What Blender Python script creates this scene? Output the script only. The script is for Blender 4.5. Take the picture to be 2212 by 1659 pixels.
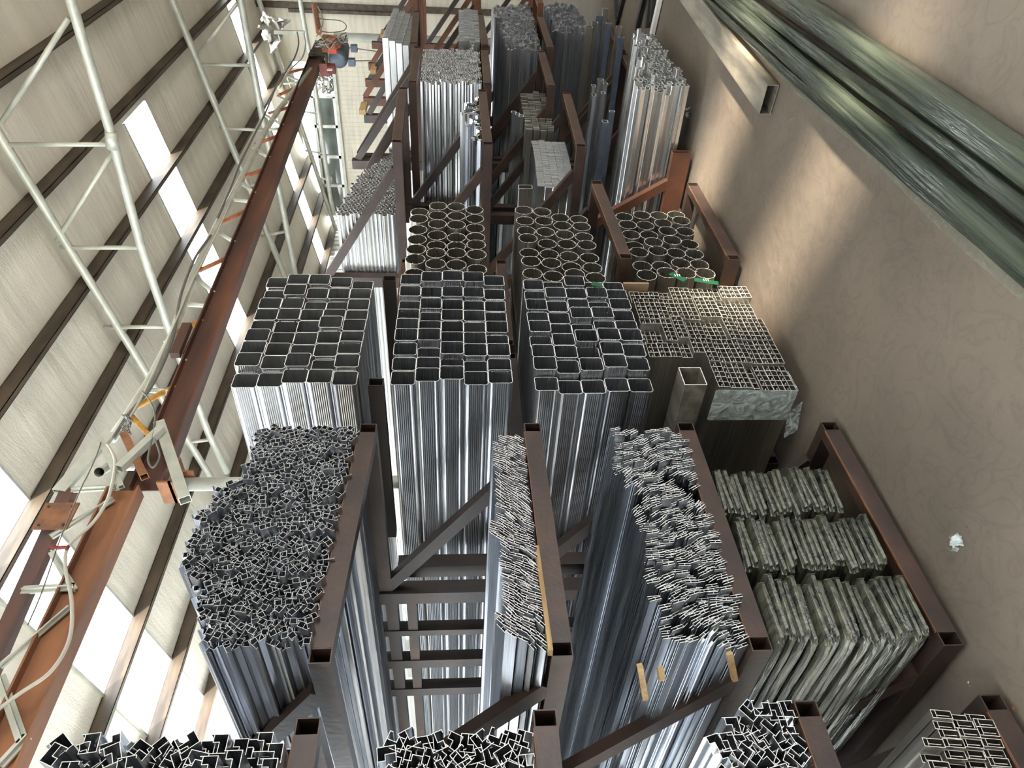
import bpy, math, random
import numpy as np
from mathutils import Vector, Matrix
random.seed(7)
PI = math.pi
D = bpy.data
for o in list(D.objects): D.objects.remove(o)
scn = bpy.context.scene
COL = scn.collection

# ------------------------------------------------------------------ camera
W_, H_ = 2212, 1659
FPX = 1569.0
CH = 1.6
az, pt = math.radians(40.57), math.radians(4.31)
FW = Vector((math.cos(az)*math.cos(pt), math.sin(az)*math.cos(pt), -math.sin(pt)))
RT = Vector((math.sin(az), -math.cos(az), 0))
UP = RT.cross(FW)
CAM = Vector((0, 0, CH))
cd = D.cameras.new('camera'); cam = D.objects.new('camera', cd); COL.objects.link(cam)
cd.sensor_width = 36; cd.lens = 36*FPX/W_; cd.clip_start = 0.02; cd.clip_end = 300
m = Matrix((-UP, RT, -FW)).transposed().to_4x4(); m.translation = CAM
cam.matrix_world = m            # the photographer held the phone on its side
scn.camera = cam

def at(x, y, **k):              # pixel of the photo + a world plane -> world point
    (ax, v), = k.items(); i = 'XYZ'.index(ax)
    d = (829.5-y)*RT + (1106-x)*UP + FPX*FW
    return CAM + d*((v-CAM[i])/d[i])

# ------------------------------------------------------------------ light
SUN_DIR = Vector((0.30, 0.95, -0.44)).normalized()
w = D.worlds.new('sky'); scn.world = w; w.use_nodes = True
nt = w.node_tree; bg = nt.nodes['Background']
bg.inputs[0].default_value = (0.90, 0.95, 1.0, 1); bg.inputs[1].default_value = 7.0
sd = D.lights.new('sun', 'SUN'); sd.energy = 12; sd.angle = math.radians(2.5); sd.color = (1, .86, .68)
so = D.objects.new('sun', sd); COL.objects.link(so)
so.rotation_euler = SUN_DIR.to_track_quat('-Z', 'Y').to_euler(); so.location = (0, -20, 12)
vs = scn.view_settings; vs.view_transform = 'Standard'; vs.look = 'None'; vs.gamma = 1; vs.exposure = 1.2
vs.use_curve_mapping = False

# ------------------------------------------------------------------ materials
def sl(c): return tuple(((v/255)/12.92 if v/255 <= .04045 else ((v/255+.055)/1.055)**2.4) for v in c) + (1,)
def mat(name, c, c2=None, rough=.5, metal=0., scale=8., stretch=(1,1,1), lo=.35, hi=.65, bump=0., bscale=None, rnd=0., tex='noise', trans=0, detail=6, spec=None, coord='Object'):
    mt = D.materials.new(name); mt.use_nodes = True
    n, l = mt.node_tree.nodes, mt.node_tree.links
    b = n['Principled BSDF']
    b.inputs['Base Color'].default_value = sl(c); b.inputs['Roughness'].default_value = rough; b.inputs['Metallic'].default_value = metal
    if spec is not None: b.inputs['Specular IOR Level'].default_value = spec
    if trans: b.inputs['Transmission Weight'].default_value = trans
    tc = n.new('ShaderNodeTexCoord'); mp = n.new('ShaderNodeMapping'); mp.inputs['Scale'].default_value = stretch
    l.new(tc.outputs[coord], mp.inputs[0])
    oi = n.new('ShaderNodeObjectInfo')
    if rnd:
        ad = n.new('ShaderNodeVectorMath'); ad.operation = 'ADD'
        ml = n.new('ShaderNodeMath'); ml.operation = 'MULTIPLY'; ml.inputs[1].default_value = 37.
        l.new(oi.outputs['Random'], ml.inputs[0]); l.new(mp.outputs[0], ad.inputs[0]); l.new(ml.outputs[0], ad.inputs[1]); vec = ad.outputs[0]
    else: vec = mp.outputs[0]
    col = None
    if c2 is not None:
        t = n.new('ShaderNodeTexNoise'); t.inputs['Scale'].default_value = scale; t.inputs['Detail'].default_value = detail
        l.new(vec, t.inputs['Vector'])
        r = n.new('ShaderNodeValToRGB'); r.color_ramp.elements[0].position = lo; r.color_ramp.elements[1].position = hi
        r.color_ramp.elements[0].color = sl(c); r.color_ramp.elements[1].color = sl(c2)
        l.new(t.outputs['Fac'], r.inputs[0]); col = r.outputs[0]
    if rnd:
        hs = n.new('ShaderNodeHueSaturation')
        mr = n.new('ShaderNodeMapRange'); mr.inputs[3].default_value = 1-rnd; mr.inputs[4].default_value = 1+rnd
        l.new(oi.outputs['Random'], mr.inputs[0]); l.new(mr.outputs[0], hs.inputs['Value'])
        if col: l.new(col, hs.inputs['Color'])
        else: hs.inputs['Color'].default_value = sl(c)
        col = hs.outputs[0]
    if col: l.new(col, b.inputs['Base Color'])
    if bump:
        t2 = n.new('ShaderNodeTexNoise'); t2.inputs['Scale'].default_value = bscale or scale*3; t2.inputs['Detail'].default_value = 4
        l.new(vec, t2.inputs['Vector']); bp = n.new('ShaderNodeBump'); bp.inputs['Strength'].default_value = bump; bp.inputs['Distance'].default_value = .01
        l.new(t2.outputs['Fac'], bp.inputs['Height']); l.new(bp.outputs[0], b.inputs['Normal'])
    return mt
ALU = mat('mill_aluminium', (186,190,196), (214,217,221), rough=.28, metal=.95, scale=9, stretch=(14,.25,14), rnd=.06)
ALU_B = mat('bluish_aluminium', (168,174,184), (204,208,214), rough=.28, metal=.93, scale=9, stretch=(14,.25,14), rnd=.1)
ALU_W = mat('bright_aluminium', (224,228,230), (240,242,242), rough=.27, metal=.97, scale=9, stretch=(14,.25,14), rnd=.04)
ALU_D = mat('dusty_aluminium', (176,173,164), (202,199,190), rough=.3, metal=.93, scale=9, stretch=(12,.3,12), rnd=.08)
CUT = mat('sawn_edge', (236,236,232), rough=.45, metal=.0, rnd=.05)
CUT_Z = mat('grey_sawn_edge', (196,198,200), rough=.45, rnd=.08)
CUT_D = mat('dusty_sawn_edge', (206,203,192), rough=.5, metal=.0, rnd=.05)
RUST = mat('brown_primer_steel', (56,46,42), (80,60,50), rough=.5, metal=.15, scale=5, lo=.4, hi=.72, bump=.15, bscale=40)
RUST_D = mat('dark_primer_steel', (46,40,38), (66,53,48), rough=.5, metal=.15, scale=4, lo=.4, hi=.75, bump=.15, bscale=40)
RUST_R = mat('reddish_rusty_steel', (76,50,38), (104,66,46), rough=.6, metal=.1, scale=5, bump=.15, bscale=40)
RUST_O = mat('orange_rust_steel', (110,74,52), (138,94,62), rough=.75, metal=.1, scale=12, bump=.2, bscale=60)
BEAM = mat('rusty_beam_steel', (70,48,42), (108,68,50), rough=.6, metal=.1, scale=1.6, stretch=(.5,3,3), lo=.42, hi=.7, bump=.15, bscale=50)
BEAM2 = mat('orange_rusty_beam_steel', (104,70,52), (146,98,66), rough=.65, metal=.1, scale=1.6, stretch=(.5,3,3), lo=.35, hi=.65, bump=.15, bscale=50)
GALV = mat('galvanised_steel', (168,172,162), (192,194,184), rough=.5, metal=.35, scale=6, bump=.05)
COLG = mat('pale_green_column_paint', (146,148,136), (166,166,154), rough=.6, scale=3)
GALV_F = mat('spangled_galvanised_sheet', (176,170,154), (132,128,118), rough=.42, metal=.45, scale=5, stretch=(.6,3,3), lo=.35, hi=.6)
YELL = mat('yellow_paint', (196,150,50), (150,96,40), rough=.6, scale=20)
ORANG = mat('orange_primer', (160,98,56), (128,74,46), rough=.6, scale=15)
WOOD = mat('raw_timber', (176,150,108), (146,116,78), rough=.8, scale=6, stretch=(1,8,8))
FOIL = mat('foil_insulation', (214,209,196), (230,226,214), rough=.5, metal=.1, scale=1.4, stretch=(2,.6,1), lo=.3, hi=.7, bump=.5, bscale=38)
PURL = mat('purlin_steel', (60,54,48), (92,80,66), rough=.6, metal=.3, scale=3, stretch=(.6,3,3))
CLAD = mat('cream_cladding', (198,192,174), (172,166,148), rough=.6, scale=2.4, stretch=(1,.6,6), lo=.45, hi=.8, bump=.1)
WALLG = mat('grey_sheet_wall', (120,116,108), (104,100,92), rough=.6, scale=2)
WALLW = mat('white_sheet_wall', (226,226,220), (206,206,200), rough=.5, scale=2)
FLOOR = mat('dusty_concrete_floor', (106,98,89), (128,118,106), rough=.55, scale=1.3, lo=.3, hi=.72, bump=.5, bscale=14, spec=.3)
GROUND = mat('yard_concrete', (215,210,198), (200,194,180), rough=.8, scale=1)
FILM = mat('green_plastic_film', (38,48,42), (84,92,80), rough=.14, metal=.1, scale=4, stretch=(.35,9,9), lo=.35, hi=.68, bump=.55, bscale=7, spec=.9)
FILM2 = mat('olive_packed_film', (94,94,80), (48,54,50), rough=.18, metal=.1, scale=7, stretch=(6,.6,6), lo=.4, hi=.68, bump=.45, bscale=26, rnd=.18, spec=.8)
CARD = mat('kraft_paper_wrap', (150,128,98), (128,108,82), rough=.8, scale=5)
GREEN = mat('green_packing_tape', (22,74,50), (30,92,60), rough=.3, scale=10)
WHITE = mat('white_plastic', (230,230,226), rough=.4)
BLACK = mat('black_rubber', (26,26,26), rough=.5)
CABLE = mat('grey_cable', (96,96,92), rough=.5)
CABLE_L = mat('pale_cable', (176,172,160), rough=.5)
REDC = mat('dark_red_motor', (128,48,42), (96,36,34), rough=.45, scale=12)
ORC = mat('orange_red_hook_block', (222,92,52), (190,70,40), rough=.5, scale=12)
DRUM = mat('blue_grey_drum', (104,116,128), (84,94,106), rough=.45, metal=.3, scale=8)
GLASSG = mat('grey_window_glass', (120,130,126), (96,104,100), rough=.1, scale=2, spec=.8)
TREE = mat('leafy_dark', (24,27,19), (48,46,34), rough=.9, scale=7, lo=.4, hi=.6)
BLUEG = mat('blue_grey_steel', (78,86,98), (96,104,118), rough=.5, metal=.4, scale=8)
# translucent roof light sheet
SKYL = D.materials.new('translucent_roof_sheet'); SKYL.use_nodes = True
_n, _l = SKYL.node_tree.nodes, SKYL.node_tree.links; _n.remove(_n['Principled BSDF'])
_t = _n.new('ShaderNodeBsdfTranslucent'); _t.inputs[0].default_value = (.95,.96,.95,1)
_p = _n.new('ShaderNodeBsdfTransparent'); _p.inputs[0].default_value = (.95,.97,1,1)
_m = _n.new('ShaderNodeMixShader'); _m.inputs[0].default_value = .55
_l.new(_t.outputs[0], _m.inputs[1]); _l.new(_p.outputs[0], _m.inputs[2]); _l.new(_m.outputs[0], _n['Material Output'].inputs[0])
WRAP = D.materials.new('clear_stretch_film'); WRAP.use_nodes = True
_n, _l = WRAP.node_tree.nodes, WRAP.node_tree.links; _b = _n['Principled BSDF']
_b.inputs['Base Color'].default_value = (.75,.85,.85,1); _b.inputs['Roughness'].default_value = .18
_p = _n.new('ShaderNodeBsdfTransparent'); _m = _n.new('ShaderNodeMixShader')
_t = _n.new('ShaderNodeTexNoise'); _t.inputs['Scale'].default_value = 14; _t.inputs['Distortion'].default_value = 2.5
_c = _n.new('ShaderNodeTexCoord'); _l.new(_c.outputs['Object'], _t.inputs['Vector'])
_r = _n.new('ShaderNodeMapRange'); _r.inputs[1].default_value = .4; _r.inputs[2].default_value = .7; _r.inputs[3].default_value = .25; _r.inputs[4].default_value = .75
_l.new(_t.outputs['Fac'], _r.inputs[0]); _l.new(_r.outputs[0], _m.inputs[0]); _l.new(_p.outputs[0], _m.inputs[1]); _l.new(_b.outputs[0], _m.inputs[2]); _l.new(_m.outputs[0], _n['Material Output'].inputs[0])
_bp = _n.new('ShaderNodeBump'); _bp.inputs['Strength'].default_value = .7; _bp.inputs['Distance'].default_value = .02
_l.new(_t.outputs['Fac'], _bp.inputs['Height']); _l.new(_bp.outputs[0], _b.inputs['Normal'])

WRAPG = WRAP.copy(); WRAPG.name = 'greenish_clear_film'
for _x in WRAPG.node_tree.nodes:
    if _x.type == 'MAP_RANGE': _x.inputs[3].default_value = .12; _x.inputs[4].default_value = .42
    if _x.type == 'BSDF_PRINCIPLED': _x.inputs['Base Color'].default_value = (.30,.36,.28,1)
# extra wear on the floor: scuffs and fine dust
def floor_detail(mt):
    n, l = mt.node_tree.nodes, mt.node_tree.links; b = n['Principled BSDF']
    tc = n.new('ShaderNodeTexCoord'); t = n.new('ShaderNodeTexNoise'); t.inputs['Scale'].default_value = 5; t.inputs['Detail'].default_value = 9; t.inputs['Distortion'].default_value = 2.2
    l.new(tc.outputs['Object'], t.inputs['Vector'])
    r = n.new('ShaderNodeValToRGB'); e = r.color_ramp.elements; e[0].position = .455; e[1].position = .5; e[0].color = (1,1,1,1); e[1].color = (.84,.84,.84,1)
    e2 = r.color_ramp.elements.new(.545); e2.color = (1,1,1,1)
    l.new(t.outputs['Fac'], r.inputs[0])
    mx = n.new('ShaderNodeMix'); mx.data_type = 'RGBA'; mx.blend_type = 'MULTIPLY'; mx.inputs[0].default_value = .75
    src = b.inputs['Base Color'].links[0].from_socket; l.new(src, mx.inputs[6]); l.new(r.outputs[0], mx.inputs[7]); l.new(mx.outputs[2], b.inputs['Base Color'])
floor_detail(FLOOR)
def foil_detail(mt):
    n, l = mt.node_tree.nodes, mt.node_tree.links; b = n['Principled BSDF']
    tc = n.new('ShaderNodeTexCoord'); mp = n.new('ShaderNodeMapping'); mp.inputs['Scale'].default_value = (2.6, .3, 1); t = n.new('ShaderNodeTexNoise'); t.inputs['Scale'].default_value = 1; t.inputs['Detail'].default_value = 3
    l.new(tc.outputs['Object'], mp.inputs[0]); l.new(mp.outputs[0], t.inputs['Vector'])
    bp = n.new('ShaderNodeBump'); bp.inputs['Strength'].default_value = .5; bp.inputs['Distance'].default_value = .1
    src = b.inputs['Normal'].links[0].from_node; l.new(t.outputs['Fac'], bp.inputs['Height']); l.new(bp.outputs[0], src.inputs['Normal'])
foil_detail(FOIL)

# ------------------------------------------------------------------ mesh helpers
class MB:
    def __init__(s): s.v = []; s.f = []; s.mi = []
    def add(s, vs_, fs, mi=0):
        k = len(s.v); s.v += [tuple(v) for v in vs_]; s.f += [tuple(i+k for i in f) for f in fs]; s.mi += [mi]*len(fs)
    def box(s, a, b, mi=0):
        (x0,y0,z0),(x1,y1,z1) = a, b
        s.add([(x0,y0,z0),(x1,y0,z0),(x1,y1,z0),(x0,y1,z0),(x0,y0,z1),(x1,y0,z1),(x1,y1,z1),(x0,y1,z1)],
              [(0,3,2,1),(4,5,6,7),(0,1,5,4),(1,2,6,5),(2,3,7,6),(3,0,4,7)], mi); return s
    def bar(s, p, q, w_, h_, up=(0,0,1), mi=0, hollow=0):
        p, q = Vector(p), Vector(q); d = (q-p).normalized(); up = Vector(up)
        a = d.cross(up).normalized(); b = a.cross(d).normalized()
        def ring(c, w2, h2): return [c+a*sx*w2/2+b*sz*h2/2 for sx, sz in ((-1,-1),(1,-1),(1,1),(-1,1))]
        if not hollow:
            s.add(ring(p,w_,h_)+ring(q,w_,h_), [(0,1,2,3),(7,6,5,4)]+[(i,i+4,(i+1)%4+4,(i+1)%4) for i in range(4)], mi)
        else:
            V = ring(p,w_,h_)+ring(q,w_,h_)+ring(p,w_-2*hollow,h_-2*hollow)+ring(q,w_-2*hollow,h_-2*hollow)
            F = []
            for i in range(4):
                j = (i+1)%4
                F += [(i,i+4,j+4,j),(8+i,8+j,12+j,12+i),(i,j,8+j,8+i),(4+j,4+i,12+i,12+j)]
            s.add(V, F, mi)
        return s
    def tube(s, pts, r, n=10, mi=0, caps=True):
        pts = [Vector(p) for p in pts]; base = len(s.v); prev = None
        for i, p in enumerate(pts):
            d = ((pts[min(i+1,len(pts)-1)]-pts[max(i-1,0)])).normalized()
            if prev is None:
                a = d.orthogonal().normalized()
            else:
                a = (prev - d*prev.dot(d)).normalized()
            prev = a; b = d.cross(a)
            s.v += [tuple(p+a*math.cos(2*PI*k/n)*r+b*math.sin(2*PI*k/n)*r) for k in range(n)]
        for i in range(len(pts)-1):
            for k in range(n):
                s.f.append((base+i*n+k, base+i*n+(k+1)%n, base+(i+1)*n+(k+1)%n, base+(i+1)*n+k)); s.mi.append(mi)
        if caps:
            s.f.append(tuple(base+k for k in range(n))[::-1]); s.f.append(tuple(base+(len(pts)-1)*n+k for k in range(n))); s.mi += [mi, mi]
        return s
    def ext(s, path, t, closed=False, L=6., y0=0., off=(0,0), rot=0., lean=0.):
        """thin wall following a 2D path in the XZ plane, extruded along +Y; cut faces get slot 1"""
        n = len(path); P = [Vector((p[0], p[1])) for p in path]; A = []; B = []
        for i in range(n):
            pa = P[i-1] if (i > 0 or closed) else None; pb = P[(i+1)%n] if (i < n-1 or closed) else None
            d1 = (P[i]-pa).normalized() if pa is not None else None; d2 = (pb-P[i]).normalized() if pb is not None else None
            if d1 is None: d1 = d2
            if d2 is None: d2 = d1
            n1, n2 = Vector((-d1.y, d1.x)), Vector((-d2.y, d2.x)); mm = (n1+n2)
            if mm.length < 1e-4: mm = n1.copy()
            mm.normalize(); k = t/2/max(.4, mm.dot(n1))
            A.append(P[i]+mm*k); B.append(P[i]-mm*k)
        c_, s_ = math.cos(rot), math.sin(rot)
        def tr(v, y): return (off[0]+v.x*c_+v.y*s_, y, off[1]-v.x*s_+v.y*c_)
        V = [tr(v, y0) for v in A]+[tr(v, y0) for v in B]+[tr(v, y0+L) for v in A]+[tr(v, y0+L) for v in B]
        F = []; M = []
        m_ = n if closed else n-1
        for i in range(m_):
            j = (i+1)%n
            F += [(i,j,2*n+j,2*n+i),(n+j,n+i,3*n+i,3*n+j),(j,i,n+i,n+j),(2*n+i,2*n+j,3*n+j,3*n+i)]; M += [0,0,1,1]
        if not closed:
            F += [(0,2*n,3*n,n),(n-1,2*n-1,4*n-1,3*n-1)]; M += [0,0]
        if closed: F.append(tuple(range(3*n-1, 2*n-1, -1))); M.append(0)      # unseen cap added at the far end to darken the bore
        k = len(s.v); s.v += V; s.f += [tuple(i+k for i in f) for f in F]; s.mi += M
        return s
    def mesh(s, name, mats, loc=(0,0,0), smooth=False):
        me = D.meshes.new(name); lx, ly, lz = loc
        me.from_pydata([(a-lx, b-ly, c-lz) for a, b, c in s.v], [], s.f)
        for mt in (mats if isinstance(mats, (list, tuple)) else [mats]): me.materials.append(mt)
        me.polygons.foreach_set('material_index', s.mi)
        if smooth: me.polygons.foreach_set('use_smooth', [True]*len(s.f))
        me.update(); return me

def tag(o, label=None, cat=None, group=None, kind=None):
    if label: o['label'] = label
    if cat: o['category'] = cat
    if group: o['group'] = group
    if kind: o['kind'] = kind
    return o
def obj(name, mb, mats, parent=None, loc=None, smooth=False, **k):
    if parent is not None: P = tuple(parent.get('_p', (0,0,0)))
    else: P = tuple(loc) if loc is not None else (0,0,0)
    if parent is None and loc is None and mb.v:
        a = np.array(mb.v); P = (float((a[:,0].min()+a[:,0].max())/2), float(a[:,1].min()), float(a[:,2].min()))
    o = D.objects.new(name, mb.mesh(name, mats, P, smooth)); COL.objects.link(o)
    if parent is None: o.location = P
    else: o.parent = parent
    o['_p'] = P; return tag(o, **k)
def thing(name, loc, label, cat, group=None, kind=None):
    o = D.objects.new(name, None); COL.objects.link(o); o.location = loc; o['_p'] = tuple(loc); o.empty_display_size = .1
    return tag(o, label, cat, group, kind)

# ------------------------------------------------------------------ setting
RM = math.tan(math.radians(10.8)); YE, ZE = 9.45, 4.86
def rz(y): return ZE+(YE-y)*RM
def slab(x0, x1, y0, y1, t=.03, f=rz):
    mb = MB(); mb.add([(x0,y0,f(y0)),(x1,y0,f(y0)),(x1,y1,f(y1)),(x0,y1,f(y1)),(x0,y0,f(y0)+t),(x1,y0,f(y0)+t),(x1,y1,f(y1)+t),(x0,y1,f(y1)+t)],
        [(0,3,2,1),(4,5,6,7),(0,1,5,4),(1,2,6,5),(2,3,7,6),(3,0,4,7)]); return mb
mb = MB(); NX, NY = 90, 60
def fz(x, y): return .004*math.sin(x*3.1+y*1.7)+.003*math.sin(x*1.3-y*4.1)
for i in range(NX+1):
    for j in range(NY+1):
        x = -8+26*i/NX; y = -8.2+17.8*j/NY; mb.v.append((x, y, fz(x,y)-.006))
for i in range(NX):
    for j in range(NY):
        a = i*(NY+1)+j; mb.f.append((a, a+NY+1, a+NY+2, a+1)); mb.mi.append(0)
obj('floor', mb, FLOOR, smooth=True, kind='structure')
obj('ground', MB().box((-60,-60,-.3),(60,60,-.02)), GROUND, kind='structure')
# roof: foil-lined panels between the roof lights
XA, XB, XC = (3.81, 4.72), (9.64, 10.5), (15.3, 15.95)
RIDGE = -1.0
cm = MB()
def addslab(*a, **k):
    s = slab(*a, **k); cm.add(s.v, s.f)
for (a, b) in ((-8, -7), (-6.1, -2.8), (-1.0, 3.81), (4.72, 9.64), (10.5, 15.3), (15.95, 17.6)): addslab(a, b, RIDGE, 9.7)
addslab(3.81, 4.72, RIDGE, 2.2); addslab(9.64, 10.5, RIDGE, 3.8); addslab(15.3, 15.95, RIDGE, 2.4)
addslab(-8, 17.6, -8.3, RIDGE, f=lambda y: rz(RIDGE)+(y-RIDGE)*RM)
obj('ceiling', cm, FOIL, kind='structure')
for i, ((a, b), y0) in enumerate(((XA, 2.2), (XB, 3.8), (XC, 2.4), ((-2.8, -1.0), RIDGE), ((-7, -6.1), RIDGE))):  # unseen roof light behind the camera is widened to brighten the stock
    mb = MB(); n = 12                      # corrugated sheet
    for k in range(n+1):
        x = a+(b-a)*k/n; z = .02*(k % 2)
        mb.v += [(x, y0, rz(y0)+z), (x, 9.7, rz(9.7)+z)]
    for k in range(n): mb.f.append((2*k, 2*k+1, 2*k+3, 2*k+2)); mb.mi.append(0)
    obj('window_%d' % (i+1 if i < 3 else i+3), mb, SKYL, kind='structure')
    tr = MB()
    for x in (a, b): tr.bar((x, y0, rz(y0)-.012), (x, 9.6, rz(9.6)-.012), .03, .018)
    obj('trim_%d' % (i+1 if i < 3 else i+3), tr, GALV, kind='structure')
# left (side) wall with a translucent bay
wl = MB()
wl.box((-8,9.5,0),(1.6,9.56,2.2)).box((1.6,9.5,0),(3.2,9.56,5.0)).box((-8,9.5,4.75),(1.6,9.56,5.0)).box((4.9,9.5,0),(17.6,9.56,5.0)).box((3.2,9.5,0),(4.9,9.56,2.6))
for k in range(64): wl.box((4.95+.2*k,9.48,0),(4.975+.2*k,9.5,4.85))
obj('wall_left', wl, WALLW, kind='structure')
obj('window_8', MB().box((-8,9.52,2.2),(1.6,9.53,4.75)), SKYL, kind='structure')  # unseen translucent bay added to brighten the sides of the stock
obj('window_4', MB().box((3.2,9.52,2.6),(4.9,9.53,4.9)), SKYL, kind='structure')
# opposite side wall: unseen slots invented to shape the sun patches on the floor
wr = MB(); Y8 = -8.2
def shade_x(x, y): t = (y-Y8)/SUN_DIR.y; return x-SUN_DIR.x*t
HZ = -SUN_DIR.z/SUN_DIR.y
zlo, zhi = (1.0-Y8)*HZ, (2.6-Y8)*HZ
s1 = (shade_x(2.66,1.1), shade_x(3.02,1.1)); s2 = (shade_x(4.0,1.5), shade_x(4.42,1.5))
wr.box((-8,Y8-.1,3.7),(17.6,Y8,zlo-.15)).box((-8,Y8-.1,0),(.2,Y8,3.7)).box((6.6,Y8-.1,0),(17.6,Y8,3.7)).box((-8,Y8-.1,zhi+.1),(17.6,Y8,6.2))  # wide opening at the foot is invented, added to light the cut ends
for a, b in ((-8,s1[0]),(s1[1],s2[0]),(s2[1],17.6)): wr.box((a,Y8-.1,zlo-.15),(b,Y8,zhi+.1))
obj('wall_right', wr, WALLG, kind='structure')
wn = MB()                                  # gable wall behind the camera; its tall doorway is added for side light
wn.box((-8.1,-8.2,0),(-8,3.0,6.9)).box((-8.1,3.0,4.3),(-8,9.56,6.2))
obj('wall_near', wn, WALLW, kind='structure')
# far end wall
XE = 17.3
def E_(x, y): return at(x, y, X=XE)
we = MB()
def wall_rect(y0, y1, z0, z1, x0=XE, x1=XE+.1): we.box((x0,y0,z0),(x1,y1,z1))
WY0, WY1, WZ0, WZ1 = 6.05, 9.05, 4.42, 4.98        # glazed window band
wall_rect(-8.2, 4.7, 0, 7); wall_rect(4.7, 9.56, 0, WZ0); wall_rect(4.7, 5.3, WZ0, 6.2); wall_rect(5.3, 9.56, 5.32, 6.0)
for k in range(46): we.box((XE-.005, 4.75+.105*k, 0), (XE, 4.758+.105*k, WZ0-.05))
obj('wall_far', we, CLAD, kind='structure')
obj('trim_4', MB().box((XE-.05,4.08,0),(XE,4.2,6.4)).box((XE-.09,4.2,3.0),(XE,4.27,5.2)), PURL, kind='structure')
obj('trim_5', MB().box((XE-.06,5.25,WZ0-.07),(XE,9.5,WZ0)).box((XE-.06,5.3,5.28),(XE,9.5,5.34)), GALV, kind='structure')
wf = thing('window_5', (XE,WY0,WZ0), None, None, kind='structure')
fr = MB()
for y in (WY0, 6.75, 7.5, 8.25, WY1): fr.box((XE-.03,y-.035,WZ0),(XE+.05,y+.035,WZ1))
for z in (WZ0+.03, WZ1-.03): fr.box((XE-.03,WY0,z-.03),(XE+.05,WY1,z+.03))
obj('window_frame', fr, WHITE, wf)
obj('pane', MB().box((XE+.01,WY0,WZ0),(XE+.02,WY1,WZ1)), GLASSG, wf)
# foliage outside the openings of the far wall
random.seed(11)
def bush(cx, cy, cz, r, n):
    mb = MB()
    for k in range(n):
        p = Vector((cx+random.gauss(0,r*.3), cy+random.gauss(0,r*.5), cz+max(-2,min(2,random.gauss(0,1)))*r*.5))
        a = Vector((random.gauss(0,1),random.gauss(0,1),random.gauss(0,1))).normalized(); b = a.orthogonal().normalized()
        l, w2 = random.uniform(.08,.2), random.uniform(.03,.07)
        mb.add([p-a*l, p+b*w2, p+a*l, p-b*w2], [(0,1,2,3)])
    for k in range(6):
        mb.tube([(cx+random.uniform(-.2,.2),cy+random.uniform(-r,r),0),(cx,cy+random.uniform(-r,r),cz+r*.6)], .03, 6)
    return mb
obj('tree', bush(20.2,6.4,4.6,.8,900), TREE, label='dark leafy tree outside the opening beside the hoist', cat='tree')
obj('tree', bush(20.0,10.4,4.6,.6,500), TREE, label='brown bare shrub outside the far wall corner opening', cat='tree')

# purlins
PY = [1.6, 2.6, 3.6, 4.6, 5.5, 6.5, 7.5, 8.45]
pord = ['ninth','eighth','seventh','sixth','fifth','fourth','third','second']
for i, y in enumerate(PY):
    z = rz(y)-.005; mb = MB()
    mb.box((-4,y-.03,z-.15),(17.28,y-.024,z)).box((-4,y-.03,z-.15),(17.28,y+.03,z-.144)).box((-4,y-.03,z-.006),(17.28,y+.03,z)).box((-4,y+.024,z-.15),(17.28,y+.03,z-.115))
    obj('roof_purlin', mb, PURL, label='dark steel roof purlin under foil, %s counted up from the eave' % pord[i], cat='purlin', group='roof purlins')
obj('eave_beam', MB().box((-4,9.32,4.72),(17.28,9.4,4.86)), PURL, label='brown eave beam where the foil roof meets the white side wall', cat='beam')

# trusses
def truss(Xt, low, webs, diags, label, r=.045, r2=.024):
    t = thing('roof_truss', (Xt, 9.3, 0), label, 'truss', 'roof trusses')
    ys = [9.3, 7, 5, 3, 1, RIDGE]
    obj('upper_chord', MB().tube([(Xt,y,rz(y)-.2) for y in ys], r, 12), GALV, t, smooth=True)
    L = [at(*p, X=Xt) for p in low]
    L = [Vector((Xt, RIDGE-1, L[0].z+.15))]+L
    obj('lower_chord', MB().tube(L, r, 12), GALV, t, smooth=True)
    for a, b in webs:
        p, q = at(*a, X=Xt), at(*b, X=Xt); obj('web', MB().tube([p,q], r2, 8), GALV, t, smooth=True)
    for a, b in diags:
        p, q = at(*a, X=Xt), at(*b, X=Xt); obj('diagonal', MB().tube([p,q], r2, 8), GALV, t, smooth=True)
    return t
t1 = truss(7.0, [(153,0),(185,110),(240,290),(305,535),(363,705),(410,830),(450,935),(490,1020)],
      [((15,312),(238,312)),((130,535),(305,535)),((225,707),(363,706)),((300,850),(415,850)),((372,960),(450,950))],
      [((5,262),(148,40)),((122,520),(243,330))],
      'nearest tubular roof truss, two grey pipe chords crossing the upper left')
sl_ = MB().tube([at(240,285,X=6.99), at(243,320,X=6.99)], .056, 12)
obj('sleeve', sl_, GALV, t1, smooth=True)
truss(12.4, [(520,0),(545,140),(572,282),(605,420),(632,560),(640,612)],
      [((428,140),(545,141)),((474,276),(572,282)),((515,400),(600,400)),((565,510),(618,500)),((500,660),(560,640))],
      [((430,115),(512,8))], 'middle tubular roof truss between two skylights', r=.055, r2=.028)
truss(16.9, [(648,0),(662,80),(680,180),(700,330),(714,430),(722,462)],
      [((600,150),(675,150)),((640,240),(690,245)),((660,325),(700,332)),((690,385),(708,388))], [],
      'farthest roof truss standing in front of the window wall', r=.05, r2=.026)

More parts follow.
